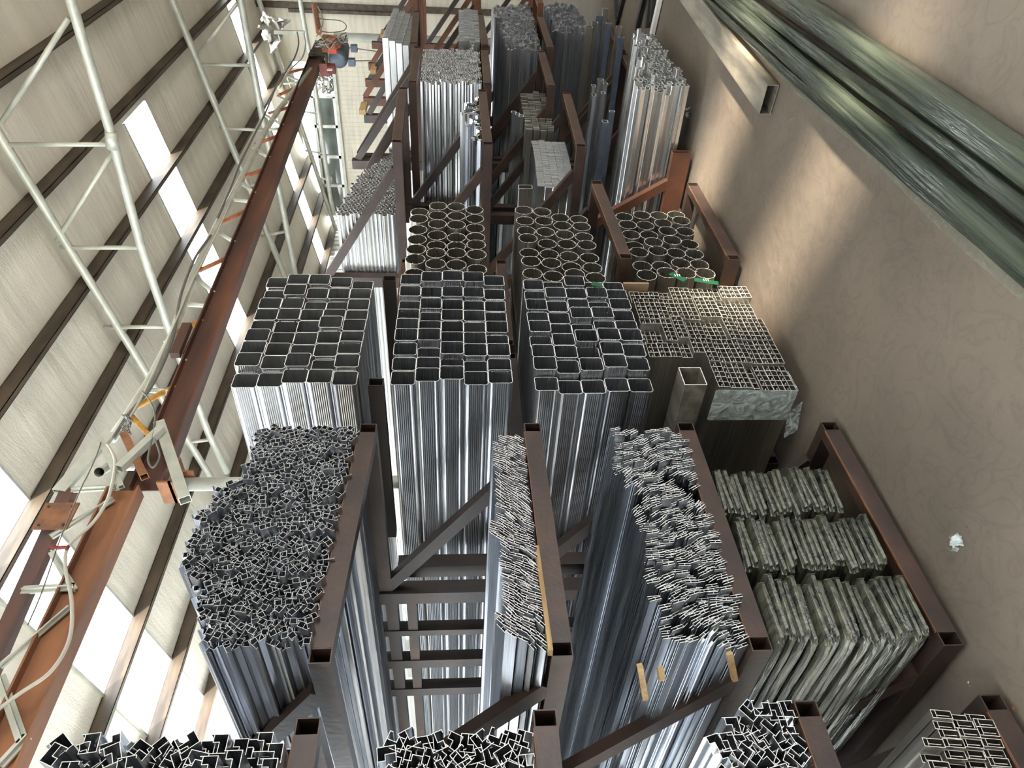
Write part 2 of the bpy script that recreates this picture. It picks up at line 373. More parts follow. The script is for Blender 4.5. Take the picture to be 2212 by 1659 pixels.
# ------------------------------------------------------------------ crane runway
YB = 3.66
def ibeam(x0, x1, zb, h=.2, w_=.11, name='beam', **k):
    mb = MB(); mb.box((x0,YB-w_/2,zb),(x1,YB+w_/2,zb+.012)).box((x0,YB-w_/2,zb+h-.012),(x1,YB+w_/2,zb+h)).box((x0,YB-.004,zb+.012),(x1,YB+.004,zb+h-.012))
    return mb
def bz(x): return 3.49+(x-3.3)*.0245
mb = MB()
b1 = ibeam(3.22, 12.9, 3.49)
b1.v = [(x,y,z+(x-3.3)*.0245) for x,y,z in b1.v]
gird = thing('crane_girder', (3.22,YB,3.49), 'long dark red-brown I-beam with a pipe lattice above, carrying the hoist', 'girder')
obj('i_beam', b1, BEAM, gird)
chp = [(672,150),(640,190),(600,240),(572,285),(520,390),(465,495),(420,590),(372,728),(325,820),(270,908),(240,950)]
ch = [at(*p, Y=YB) for p in chp]
obj('upper_chord', MB().tube(ch, .035, 10), GALV, gird, smooth=True)
wl_ = [((622,158),(690,140),0),((622,165),(660,180),1),((610,180),(655,178),2),((603,205),(655,182),0),((600,208),(640,228),1),((580,245),(625,232),0),((575,250),(618,275),1),((565,280),(618,278),2),
       ((552,312),(608,290),0),((548,320),(592,347),1),((520,385),(585,360),0),((515,390),(560,425),1),((495,430),(560,438),2),((480,480),(552,445),0),((470,500),(520,532),1),((430,585),(510,548),0),((425,600),(480,648),1),((395,657),(472,662),2),
       ((365,728),(460,680),3),((358,738),(412,792),1),((310,842),(400,848),2),((282,885),(402,822),3),((285,900),(345,965),3)]
for a, b, c in wl_:
    p, q = at(*a, Y=YB), at(*b, Y=YB); zt = bz(q.x)+.19
    if q.z < zt and p.z > zt: q = p.lerp(q, (p.z-zt)/(p.z-q.z))
    o = obj('web', MB().tube([p, q], .02, 8), (ORANG, GALV, GALV, YELL)[c], gird, smooth=True)
    if c in (0, 3): o['label'] = 'orange painted web pipe' if c == 0 else 'yellow painted web pipe'
col = thing('beam_column', (3.272,YB,0), 'round galvanised pipe column under the end of the brown beam', 'column')
obj('pipe', MB().tube([(3.272,YB,0),(3.272,YB,3.42)], .045, 20), GALV, col, smooth=True)
obj('bracket_plate', MB().box((3.2,YB-.1,3.41),(3.42,YB+.1,3.43)).box((3.2,YB-.1,3.34),(3.215,YB+.1,3.5)).box((3.3,YB-.09,3.3),(3.312,YB+.09,3.43)), RUST_O, col)
# second, nearer girder
b2 = ibeam(-.6, 3.22, 3.62, h=.2)
g2 = thing('crane_girder', (-.6,YB,3.62), 'orange-brown rusty I-beam and channel girder crossing the lower left', 'girder')
obj('i_beam', b2, BEAM2, g2)
uc = [at(150,1060,Y=YB), at(0,1400,Y=YB)]; d_ = (uc[1]-uc[0]); uc = [uc[0], uc[0]+d_*1.5]
obj('upper_channel', MB().bar(uc[0], uc[1], .06, .09), BEAM, g2)
for a, b, w2 in (((48,1275),(160,1268),.05),((160,1275),(112,1192),.04),((150,1312),(0,1440),.035),((110,1160),(245,1078),.045),((155,1058),(250,1052),.045),((0,1462),(48,1600),.05),((0,1655),(60,1590),.05)):
    obj('angle_web', MB().bar(at(*a,Y=YB-.03), at(*b,Y=YB-.03), .012, w2).bar(at(*a,Y=YB-.04), at(*b,Y=YB-.04), .04, .008), GALV, g2)
pl = MB(); c = at(122,1116,Y=YB-.08)
pl.box((c.x-.1,YB-.09,c.z-.1),(c.x+.1,YB-.08,c.z+.1)); obj('gusset_plate', pl, RUST_O, g2)
hb = MB()
for sx in (-1,1):
    for sz in (-1,1): hb.tube([(c.x+sx*.07,YB-.094,c.z+sz*.07),(c.x+sx*.07,YB-.088,c.z+sz*.07)], .009, 8)
obj('bolt_hole', hb, BLACK, g2)  # solid black discs stand in for the dark inside the holes
# loose steelwork around the joint
def steel(name, a, b, w2, h2, mt, label, cat, hollow=.004, dy=0., n=None):
    p, q = at(*a, Y=YB-.12+dy), at(*b, Y=YB-.12+dy)
    return obj(name, MB().bar(p, q, w2, h2, up=(0,1,0), hollow=hollow), mt, label=label, cat=cat)
steel('strut', (345,915), (400,1080), .07, .06, GALV, 'galvanised rectangular tube leaning past the end of the brown beam', 'tube')
steel('strut', (350,925), (258,1012), .05, .05, GALV, 'shorter galvanised tube meeting the leaning tube near the beam end', 'tube', dy=-.06)
steel('strut', (268,938), (312,1030), .05, .05, RUST_O, 'orange rusty square tube stub wired to the beam joint', 'tube', dy=-.02)
steel('strut', (218,950), (262,1052), .035, .03, GALV, 'narrow galvanised channel hanging beside the orange stub', 'channel')
steel('strut', (238,935), (128,1062), .09, .03, GALV, 'wide pale folded channel sloping above the lower left girder', 'channel', dy=.1)
obj('pipe_stub', MB().tube([at(214,1020,Y=YB-.1), at(238,1006,Y=YB+.1), at(310,1008,Y=YB+.2)], .03, 12, caps=False), GALV, smooth=True, label='short round pipe stub with an open end near the girder joint', cat='pipe')
def curve_pts(P, k=8):
    out = []; n = len(P); P = [Vector(p) for p in P]
    for i in range(n-1):
        p0, p1, p2, p3 = P[max(i-1,0)], P[i], P[i+1], P[min(i+2,n-1)]
        for j in range(k):
            t = j/k; out.append(.5*((2*p1)+(p2-p0)*t+(2*p0-5*p1+4*p2-p3)*t*t+(3*p1-p0-3*p2+p3)*t**3))
    return out+[P[-1]]
def cable(px_, Y, r, mt, label, k=8, name='cable'):
    return obj(name, MB().tube(curve_pts([at(*p[:2], Y=Y+(p[2] if len(p) > 2 else 0)) for p in px_], k), r, 6), mt, smooth=True, label=label, cat='cable')
cable([(232,960),(246,985),(248,1015),(232,1080),(200,1130),(148,1180),(142,1230),(155,1300),(150,1380),(110,1450),(40,1500),(-40,1560)], YB-.16, .01, CABLE_L, 'thick pale cable looping down along the lower left girder')
cable([(218,955),(208,985),(190,1025),(178,1048),(160,1090),(128,1170),(90,1280),(60,1350)], YB-.14, .004, CABLE, 'thin dark wire hanging off a hook beside the gusset plate')
cable([(110,1180),(125,1183),(148,1182)], YB-.18, .012, REDC, 'short red plug joining two wires on the lower left girder')
cable([(455,508),(420,560),(390,640),(372,735),(330,830),(290,880),(270,905),(245,945)], YB-.05, .012, CABLE, 'dark cable strapped along the pipe chord above the brown beam')
cable([(500,432),(470,500),(440,560),(410,620),(360,740),(310,850),(262,930)], YB-.06, .008, CABLE_L, 'pale cable beside the dark cable on the pipe chord')
cable([(612,158),(595,190),(575,240),(545,300),(520,350),(500,400),(470,470)], YB-.05, .012, CABLE, 'dark cable bundle following the far half of the pipe chord')
cable([(642,70),(645,95),(636,125),(620,150),(600,185)], YB-.1, .012, CABLE, 'black cable swinging from the outrigger down to the pipe chord')
cable([(656,72),(660,95),(652,125),(626,152),(604,190)], YB-.12, .012, CABLE_L, 'grey cable swinging beside the black one from the outrigger')
cable([(307,845),(325,868),(335,900),(330,940),(320,990),(330,1010),(345,985),(335,950)], YB-.2, .006, CABLE, 'looped black cable hanging at the beam joint')
obj('cable_outrigger', MB().bar(at(592,69,Y=YB), at(658,71,Y=YB), .06, .05), GALV, label='pale horizontal cable outrigger arm with a row of clips', cat='bracket')
wr_ = MB(); random.seed(3)
for k in range(7):
    P = [at(270+random.uniform(-8,14), 895+i*10+random.uniform(-4,4), Y=YB-.15+random.uniform(-.05,.05)) for i in range(5)]
    wr_.tube(curve_pts(P,5), .004, 5)
obj('tie_wire', wr_, CABLE, label='knotted dark tie wire above the orange tube stub', cat='wire')
# red-brown channel hung beneath the truss joint
obj('channel_offcut', MB().bar(at(405,702,Y=YB-.1), at(378,768,Y=YB-.1), .05, .07), BEAM, label='short brown channel offcut hanging beside the pipe chord', cat='channel')

# hoist at the far end
HX = 12.0
hz_ = lambda x, y, d=0.: at(x, y, Y=YB-.12+d)
ho = thing('chain_hoist', tuple(hz_(716,150)), 'electric hoist with blue-grey drum and orange block wrapped in wires', 'hoist')
c0 = hz_(730,130); dr = MB(); ax = Vector((.95,-.3,0)).normalized()
dr.tube([c0-ax*.02, c0, c0+ax*.05, c0+ax*.34, c0+ax*.38], .0001, 28)
rr = [.10,.138,.148,.148,.11]
k0 = 0
for i in range(5):
    for j in range(28):
        v = Vector(dr.v[i*28+j]); cc = [c0-ax*.02, c0, c0+ax*.05, c0+ax*.34, c0+ax*.38][i]; dr.v[i*28+j] = tuple(cc+(v-cc).normalized()*rr[i])
obj('drum', dr, DRUM, ho, smooth=True)
c1 = hz_(710,92,-.1); obj('gearbox', MB().box((c1.x-.1,c1.y-.08,c1.z-.12),(c1.x+.14,c1.y+.12,c1.z+.1)), ORANG, ho)
c1 = hz_(716,104,-.2); hk = MB().box((c1.x-.2,c1.y-.16,c1.z-.1),(c1.x-.05,c1.y+.02,c1.z+.02)); hk.tube([(c1.x-.22,c1.y-.1,c1.z-.05),(c1.x-.12,c1.y-.1,c1.z-.12)], .06, 10); obj('hook_block', hk, ORC, ho)
c1 = hz_(706,148); mo = MB().tube([(c1.x,c1.y,c1.z+.03),(c1.x,c1.y,c1.z-.12)], .075, 14); mo.box((c1.x-.09,c1.y-.09,c1.z-.02),(c1.x-.06,c1.y+.09,c1.z+.09)); obj('motor', mo, REDC, ho)
c1 = hz_(712,152,-.09); obj('label_plate', MB().box((c1.x-.02,c1.y-.01,c1.z-.035),(c1.x+.05,c1.y,c1.z+.035)), WHITE, ho)
c1 = hz_(688,108); tr_ = MB().box((c1.x-.14,YB-.09,c1.z-.1),(c1.x+.14,YB-.07,c1.z+.14)).box((c1.x-.14,YB+.07,c1.z-.1),(c1.x+.14,YB+.09,c1.z+.14)).box((c1.x-.1,YB-.09,c1.z-.12),(c1.x+.1,YB+.09,c1.z-.1))
for sx in (-.09,.09): tr_.tube([(c1.x+sx,YB-.1,c1.z+.09),(c1.x+sx,YB-.06,c1.z+.09)], .045, 12)
obj('trolley', tr_, RUST_D, ho)
random.seed(5)
for k in range(16):
    P = [hz_(681+random.uniform(-4,6)+i*13, 88+random.uniform(-10,14)+4*math.sin(i+k)-(abs(i-2))*1.5, -.34+random.uniform(-.05,.03)) for i in range(6)]
    obj('wire', MB().tube(curve_pts(P,5), .007, 5), CABLE_L if k % 2 else CABLE, ho, smooth=True)
for (a, b) in (((750,102),(840,115)), ((745,132),(840,130))):
    p, q = hz_(*a), hz_(*b); rp = obj('load_rope', MB().tube([p,q], .008, 6), CABLE, ho)
    cc = hz_(a[0]+12, a[1]+2); obj('rope_weight', MB().box((cc.x-.05,cc.y-.05,cc.z-.07),(cc.x+.05,cc.y+.05,cc.z+.03)), BLUEG, rp)
obj('rusty_bar', MB().tube([at(679,12,Y=YB-.05), at(689,70,Y=YB-.05)], .05, 8), ORANG, label='rusty round bar behind the hoist with wires clipped to it', cat='bar')
cable([(686,40),(705,42),(735,45),(748,55),(742,66),(715,70),(695,68)], YB-.1, .008, CABLE, 'loose black wire loop behind the hoist')
cable([(686,14),(694,30),(697,50),(690,68)], YB-.1, .012, CABLE_L, 'pale cable curling beside the rusty bar')
p0 = at(735,80,X=15.9); obj('wall_column', MB().tube([(15.9,p0.y,0),(15.9,p0.y,at(722,80,X=15.9).z)], .085, 16), COLG, smooth=True, label='pale green round column standing before the far wall', cat='column')
# loose foil hanging at the far ceiling
fl = MB(); n = 9; G = [[None]*n for _ in range(n)]
cor = [at(568,28,X=15.6), at(628,42,X=15.0), at(588,122,X=15.0), at(560,60,X=15.8)]
random.seed(9)
for i in range(n):
    for j in range(n):
        u, v = i/(n-1), j/(n-1)
        p = cor[0].lerp(cor[1],u).lerp(cor[3].lerp(cor[2],u),v); G[i][j] = len(fl.v)
        fl.v.append((p.x+random.uniform(-.12,.12), p.y+random.uniform(-.05,.05), p.z+random.uniform(-.06,.06)))
for i in range(n-1):
    for j in range(n-1): fl.f.append((G[i][j],G[i+1][j],G[i+1][j+1],G[i][j+1])); fl.mi.append(0)
FOIL2 = mat('crumpled_silver_foil', (168,163,152), (132,128,120), rough=.42, metal=.5, scale=14, bump=.6)
obj('loose_foil', fl, FOIL2, label='crumpled silver foil sheet hanging loose from the far ceiling', cat='foil sheet')

# ------------------------------------------------------------------ racks
AW, AH = .05, .066
def rack(X0, X1, lev, label, Yf=2.024, Yp=3.16, ztop=2.62, yoff=None, extra=None, mt=RUST, braces=(True,True), beams=None, base=True, orange=False, posts=(None, None)):
    t = thing('cantilever_rack', (X0, Yf, 0), label, 'rack', 'cantilever racks')
    for s, X in enumerate((X0+AW/2, X1-AW/2)):
        px_ = posts[s] if posts[s] is not None else X
        if px_ > 0 or X < .1: obj('post', MB().bar((px_,Yp,0),(px_,Yp,ztop+(.04 if s else 0)), .075, .09, up=(0,1,0), hollow=.005), RUST_D if not orange else mt, t)
        for li, (za, zb_) in enumerate(lev):
            z = (za, zb_)[s]; y0 = Yf+(yoff[li] if yoff else 0)
            obj('arm', MB().bar((X,y0,z-AH/2),(X,Yp-.046,z-AH/2), AW, AH, hollow=.004), mt, t)
            if braces[s]:
                zt = min(z+.62, ztop-.02)
                obj('brace', MB().bar((X,y0+.2,z-.01),(X,Yp-.05,zt), AW*.9, .06, up=(0,0,1)), RUST_D if s else mt, t)
    for li, (za, zb_) in enumerate(lev):
        if beams and not beams[li]: continue
        y0 = Yf+(yoff[li] if yoff else 0)
        obj('front_beam', MB().bar((X0+AW,y0+.025,za-AH/2),(X1-AW,y0+.025,zb_-AH/2), .05, AH), mt, t)
        e = MB(); 
        e.bar((X0+AW,y0+.004,za+.001),(X1-AW,y0+.004,zb_+.001), .008, .003)
        obj('rusty_edge', e, RUST_O, t)
    return t
AL = [(2.035,1.985),(1.318,1.331),(.70,.70),(.085,.087)]
rA = rack(1.108, 2.12, AL, 'brown steel cantilever rack holding profile piles, nearest complete rack', mt=RUST)
# rails and further posts deep inside the near rack
for (y, w2) in ((3.5,.05),(3.82,.08),(4.14,.08),(5.2,.08),(6.6,.1)):
    obj('rear_post', MB().bar((2.1,y,0),(2.1,y,2.3), .06, w2, up=(0,1,0)), RUST_D, rA)
obj('rear_rail', MB().bar((2.1,3.2,1.83),(2.1,8,1.83), .05, .05), RUST, rA)
for z in (1.93, 1.25, .62): obj('rear_rail', MB().bar((2.1,3.2,z),(2.1,8,z), .05, .06), RUST_D, rA)
for z in (1.93, 1.25, .62, .03): obj('rear_rail', MB().bar((1.14,3.2,z),(1.14,8,z), .05, .06), RUST_D, rA)
rack(-.3, .94, [(2.04,2.036),(1.39,1.39),(.64,.64),(.08,.08)], 'brown steel rack at the lower edge, only its beam ends in view', Yf=2.0)
rB = rack(2.40, 3.28, [(1.985,1.985),(1.33,1.33),(.70,.70),(.07,.07)], 'recessed dark rack under the three stacks of fluted square tubes', Yf=2.024, yoff=[.04,.55,.55,.55], mt=RUST_D, beams=[0,1,1,1], braces=(False,False), posts=(2.25,3.24), ztop=1.9)
rack(3.42, 4.39, [(1.98,1.98),(1.33,1.33),(.71,.735),(.10,.10)], 'rack with two splayed brown beam frames beside the round pipes', yoff=[.6,.6,0,0], braces=(False,True), posts=(-1,None), ztop=2.0)
rD = rack(4.93, 6.05, [(2.05,2.07),(1.42,1.43),(.76,.74)], 'rust-brown rack beyond the round pipes with a triangular top brace', yoff=[0,0,0], orange=True)
obj('arm', MB().bar((4.705,1.95,.08),(4.705,3.1,.08), .055, .125, hollow=.004), RUST_R, rD)
obj('brace', MB().bar(at(1470,380,X=4.705), at(1285,480,X=4.705), .05, .06), RUST_R, rD)
obj('arm', MB().bar((5.98,1.95,.05),(5.98,3.1,.05), .055, .09, hollow=.004), RUST_D, rD)
rack(6.16, 7.16, [(2.0,2.0),(1.38,1.38),(.85,.85),(.06,.06)], 'brown rack under the large block of small tube ends', mt=RUST)
rack(7.24, 8.40, [(2.04,2.06),(1.37,1.39),(.75,.75),(.06,.06)], 'far brown rack holding the flat white boxes', mt=RUST)
rG = rack(8.9, 9.6, [(2.1,2.1),(1.4,1.4),(.7,.7)], 'orange-brown far rack post frame against the cream wall', ztop=2.72, mt=RUST_R, orange=True)
rH = rack(10.2, 11.2, [(2.1,2.1),(1.4,1.4),(.7,.7)], 'farthest red-brown rack frame against the cream wall', ztop=2.78, mt=RUST_R, orange=True)
for (x, y, lb) in ((9.55,3.05,'orange timber block on the nearer far-rack post'),(11.1,3.05,'orange timber block on the farthest rack post'),(8.2,3.05,'small orange timber block on the white-box rack post')):
    obj('timber_block', MB().box((x-.16,y-.1,2.6),(x+.1,y-.05,2.67)), WOOD, label=lb, cat='block')

# ------------------------------------------------------------------ profiles
def prof(name, paths, t, L=6., mats=(ALU, CUT)):
    mb = MB()
    for p, cl in paths: mb.ext(p, t, cl, L)
    return mb.mesh(name, list(mats))
def rrect(w_, h_, r, n=3, ribs=0, rd=.0012):
    P = []
    cs = [(w_/2-r,h_/2-r,0),(-w_/2+r,h_/2-r,PI/2),(-w_/2+r,-h_/2+r,PI),(w_/2-r,-h_/2+r,3*PI/2)]
    for i, (cx, cz, a) in enumerate(cs):
        for k in range(n+1): P.append((cx+r*math.cos(a+PI/2*k/n), cz+r*math.sin(a+PI/2*k/n)))
        if ribs:
            p = P[-1]; nx = cs[(i+1)%4]; q = (nx[0]+r*math.cos(nx[2]), nx[1]+r*math.sin(nx[2]))
            ox, oz = math.cos(a+PI/2), math.sin(a+PI/2)
            for k in range(1, ribs*2):
                u = k/(ribs*2); d = 0 if k % 2 else -rd
                P.append((p[0]+(q[0]-p[0])*u+ox*d, p[1]+(q[1]-p[1])*u+oz*d))
    return P
def place(me, name, items, label, cat, group, limit=300, mt=None, spec=None):
    """items: (x, y, z, rot).  nearest `limit` become things of their own, the rest one stuff object"""
    items = sorted(items, key=lambda i: (i[0]**2+i[1]**2+(i[2]-1.6)**2*.3))
    for k, (x, y, z, r) in enumerate(items[:limit]):
        o = D.objects.new(name, me); o.location = (x, y, z); o.rotation_euler = (0, r, 0); COL.objects.link(o)
        tag(o, label(k, x, z) if callable(label) else label, cat, group)
    if len(items) > limit:
        vs0 = np.array([v.co[:] for v in me.vertices]); fs = [tuple(p.vertices) for p in me.polygons]; mis = [p.material_index for p in me.polygons]
        mb = MB()
        for (x, y, z, r) in items[limit:]:
            c_, s_ = math.cos(r), math.sin(r)
            V = np.stack([vs0[:,0]*c_+vs0[:,2]*s_+x, vs0[:,1]+y, -vs0[:,0]*s_+vs0[:,2]*c_+z], 1)
            k = len(mb.v); mb.v += [tuple(v) for v in V.tolist()]; mb.f += [tuple(i+k for i in f) for f in fs]; mb.mi += mis
        obj(name+'_remainder' if False else name, mb, list(me.materials), kind='stuff', label=spec, cat=cat)
ORD = ['first','second','third','fourth','fifth','sixth','seventh','eighth','ninth','tenth','eleventh','twelfth']

# ---- fluted square tubes: three stacks
SQ = prof('fluted_square_tube', [(rrect(.091,.1035,.016,4,ribs=8,rd=.002), True)], .0018)
SQ_LIT = SQ.copy(); SQ_LIT.materials[0] = ALU_W  # lighter metal copy puts the upper stack's daylight into its colour
random.seed(21)
for si, (me, xs0, ztop, zslope, nm, spread) in enumerate(((SQ_LIT, 2.405, 2.495, 0.0, 'leftmost', 0), (SQ, 2.405, 1.832, 0, 'middle', 0), (SQ, 2.41, 1.21, 0, 'rightmost', 0))):
    for c in range(5):
        for r in range(9):
            x = xs0+r*.0926+random.uniform(-.002,.002); z = ztop-c*.1045
            y = 2.02+random.choice((0,0,0,.012,-.012,.02,-.02))+random.uniform(-.006,.006)
            if si == 1: x += .0; y += .05 if r == 6 and False else 0
            if si == 1 and r >= 7 and c < 4: y -= .03
            if si == 2 and r == 0: y += .045; 
            if si == 2 and r == 0: x -= .008
            if si == 0: z += .003*r*0
            o = D.objects.new('fluted_square_tube', me); COL.objects.link(o); o.location = (x, y, z)
            tag(o, 'fluted square tube, %s stack in photo, %s column from left, %s row from bottom' % (nm, ORD[c], ORD[r]), 'tube', 'fluted square tubes, %s stack' % nm)
# ---- fluted round pipes
rp = []; nR = 48
for k in range(nR*2): rp.append(((.0537+(.0010 if k % 2 else -.0004))*math.cos(PI*k/nR), (.0537+(.0010 if k % 2 else -.0004))*math.sin(PI*k/nR)))
mb = MB().ext(rp, .0022, True, 6.)
for a in (PI/4, 3*PI/4, 5*PI/4, 7*PI/4):
    cx, cz = .0487*math.cos(a+.3), .0487*math.sin(a+.3)
    mb.ext([(cx+.0028*math.cos(b*PI/3), cz+.0028*math.sin(b*PI/3)) for b in range(6)], .0016, True, 6.)
RD = mb.mesh('fluted_round_pipe', [ALU_D, CUT_D])
for gi, (zt, nm, x0, dx) in enumerate(((1.822,'leftmost',3.265,0),(1.205,'middle',3.27,0),(.60,'rightmost',3.245,0))):
    for c in range(4):
        for r in range(7):
            x = x0+r*.1125+(.05 if (c and gi == 0) else 0)+(-.02*c if gi == 1 else 0); z = zt-c*.1085
            if gi == 2: x += .010*c; 
            o = D.objects.new('fluted_round_pipe', RD); COL.objects.link(o)
            o.location = (x*1.042, 2.11+random.uniform(-.018,.018), 1.6+(z-1.6)*1.042); o.rotation_euler = (0, random.uniform(0,6.28), 0)
            tag(o, 'fluted round pipe, %s stack in photo, %s column from left, %s row from bottom' % (nm, ORD[c], ORD[r]), 'pipe', 'fluted round pipes, %s stack' % nm)
random.seed(4)
# ---- small Z shaped window profiles, big heap on the top shelf
a = .0095
ZP = prof('window_profile', [([(-a,-a),(a,-a),(a,a),(-a,a)], True), ([(a,-a),(a+.017,-a),(a+.017,-a+.006)], False), ([(-a,a),(-a-.005,a),(-a-.005,a-.005)], False)], .0012, mats=(ALU_B, CUT_Z))
it = []; random.seed(31)
def ztop1(x): return 2.385+.09*math.exp(-((x-1.55)/.22)**2)-.05*max(0,(1.25-x)/.12)+.03*math.sin(x*9)
nxi = 42
for i in range(nxi):
    for j in range(24):
        x = 1.165+(2.065-1.165)*i/(nxi-1)+random.uniform(-.006,.006); z = 2.035-.04*(x-1.1)+.0105+j*.0192+(.009 if i % 2 else 0)+random.uniform(-.004,.004)
        if z > ztop1(x): continue
        it.append((x, 2.0+random.gauss(0,.013)+random.choice((0,0,0,-.02,.03)), z, random.choice((0,PI/2,PI,-PI/2))+random.uniform(-.75,.75)))
place(ZP, 'window_profile', it, 'small silver hooked window profile in the big heap on the top shelf', 'profile', 'hooked window profiles heaped on the near top shelf', spec='remaining small hooked window profiles in the top shelf heap')
# ---- H profiles
Hh, Hg = .0205, .0042
HP = prof('joint_profile', [([(-Hg,-Hh),(-Hg,Hh)], False), ([(Hg,-Hh),(Hg,Hh)], False), ([(-Hg,0),(Hg,0)], False)], .0016, mats=(ALU_B, CUT))
it = []; random.seed(41)
def n2(x, z): return math.sin(x*23+z*17)*.5+math.sin(x*57-z*31+1.3)*.3+math.sin(x*11+2)*.3
for i in range(70):
    for j in range(5):
        x = 1.13+i*.0128+j*.010+random.uniform(-.002,.002); z = 1.35+.013*(x-1.1)+j*.0285+random.uniform(-.004,.004)
        if x > 2.03: continue
        if z > 1.475-.02*abs(math.sin(x*8))-max(0,(x-1.85))*.25-max(0,1.2-x)*.6: continue
        it.append((x, 2.0+random.gauss(0,.010)+.015*n2(x*.7,z), z, .62+.33*n2(x,z*3)))
place(HP, 'joint_profile', it, 'thin silver H-shaped joint profile in the shallow heap on the second shelf', 'profile', 'H profiles in the shallow second shelf heap', 140, spec='remaining thin H profiles in the shallow heap')
it = []; random.seed(43)
for i in range(64):
    for j in range(9):
        x = 1.135+i*.0142+random.uniform(-.003,.003); z = .722+j*.0318+random.uniform(-.006,.006)+.008*math.sin(i*.4)
        top = .985+.025*math.sin(x*7)-max(0,1.3-x)*.4
        if z > top or n2(x*1.3, z*2.1+j) > .62: continue
        it.append((x, 2.0+random.gauss(0,.014)+.03*n2(x,z*2), z, -.35+.45*n2(x*.8, z*5+j*.9)))
place(HP, 'joint_profile', it, 'thin silver H-shaped joint profile in the deep tangled heap on the third shelf', 'profile', 'H profiles in the deep third shelf heap', 160, spec='remaining thin H profiles in the deep heap')
# timber battens under and in the heaps
obj('timber_batten', MB().bar((1.10,1.985,1.326),(1.5,2.02,1.332), .03, .014), WOOD, label='pale timber batten lying under the shallow heap of H profiles', cat='batten')
for a, b, lb in (((1382,1438),(1394,1508),'longer pale timber stick poking out of the deep profile heap'),((1425,1440),(1430,1470),'short broken timber stub beside the longer stick in the deep heap'),((1575,1410),(1587,1468),'timber batten end under the deep heap beside the rack brace')):
    p = at(*a, X=1.12); q = at(*b, X=1.08)
    obj('timber_batten', MB().bar(p, q, .02, .018), WOOD, label=lb, cat='batten')
# ---- film packed flat bundles on the bottom shelf
def rounded_pack(wx, tz, L):
    mb = MB(); n = 8; P = rrect(wx, tz, tz*.48, 3)
    Y = [0, .01, .04, .12, .3, .6, 1, 2, L]; sc = [.86,.95,1,1,1,1,1,1,1]
    m_ = len(P)
    for yi, y in enumerate(Y):
        for k, (px_, pz_) in enumerate(P):
            w3 = .0025*math.sin(k*2.1+yi*3.3)
            mb.v.append((px_*sc[yi]+w3*.5, y+(.008*math.sin(k*1.7) if yi == 0 else 0), pz_*sc[yi]+w3))
    for yi in range(len(Y)-1):
        for k in range(m_): mb.f.append((yi*m_+k, yi*m_+(k+1)%m_, (yi+1)*m_+(k+1)%m_, (yi+1)*m_+k)); mb.mi.append(0)
    mb.f.append(tuple(range(m_))); mb.f.append(tuple((len(Y)-1)*m_+k for k in range(m_))[::-1]); mb.mi += [0,0]
    return mb.mesh('film_pack', [FILM2])
PK = rounded_pack(.235, .0235, 6.)
random.seed(51)
for s, (xc, zt, n, nm) in enumerate(((1.225,.615,21,'bottom'),(1.52,.60,21,'middle'),(1.80,.60,20,'top'))):
    for k in range(n):
        o = D.objects.new('film_pack', PK); COL.objects.link(o)
        o.location = (xc+random.uniform(-.012,.012)+.012*math.sin(k*1.9), 1.98+.05*s+random.uniform(-.02,.02), zt-k*.0238); o.rotation_euler = (0, random.uniform(-.05,.05)+.06, 0)
        ol = (ORD+['thirteenth','fourteenth','fifteenth','sixteenth','seventeenth','eighteenth','nineteenth','twentieth','twenty-first'])[k]
        tag(o, 'flat film-wrapped bundle, %s one from the left in the %s-row pack stack in photo' % (ol, nm), 'bundle', 'film packs on the bottom shelf')
# ---- multi-cell profiles, bottom shelf of the square tube bay
w2, h2 = .0505, .0338
LP = prof('cell_profile', [([(-h2/2,-w2/2),(h2/2,-w2/2),(h2/2,w2/2),(-h2/2,w2/2)], True), ([(-h2/2,0),(h2/2,0)], False), ([(-h2/2,.012),(-.004,.012),(-.004,.006)], False)], .0018, mats=(ALU_D, CUT_D))
it = []; random.seed(61)
for i in range(23):
    for j in range(12):
        x = 2.385+i*.0344; z = .112+j*.0516
        if z > .46 and x < 2.60: continue
        if z > .60 and x < 3.0 and i % 3 == 0: pass
        y = 2.03+.006*((i//5*7+j//3*3) % 4)+(.05 if (j > 9 and 9 < i < 14) else 0)+(.035 if (i//5+j//4) % 3 == 0 else 0)+random.uniform(-.002,.002)
        it.append((x, y, z, 0))
place(LP, 'cell_profile', it, 'two-cell aluminium profile in the dense block nearest the floor', 'profile', 'two-cell profiles in the block nearest the floor', spec='remaining two-cell profiles in the dense block')
BX = prof('rectangular_tube', [(rrect(.12,.10,.002,1), True)], .004, mats=(GALV_F, CUT_D))
o = D.objects.new('rectangular_tube', BX); COL.objects.link(o); o.location = (2.45, 2.05, .545); tag(o, 'large open rectangular tube beside the block of two-cell profiles', 'tube')
obj('clear_film', MB().box((2.362,2.06,.084),(2.3635,2.24,.46)).box((2.362,2.06,.082),(2.5,2.24,.0835)), WRAP, label='crinkled clear stretch film around the two-cell profile block', cat='film')
obj('board', MB().box((3.175,2.03,.60),(3.19,8,.735)), CARD, label='kraft-coloured board on the far side of the two-cell profiles', cat='board')
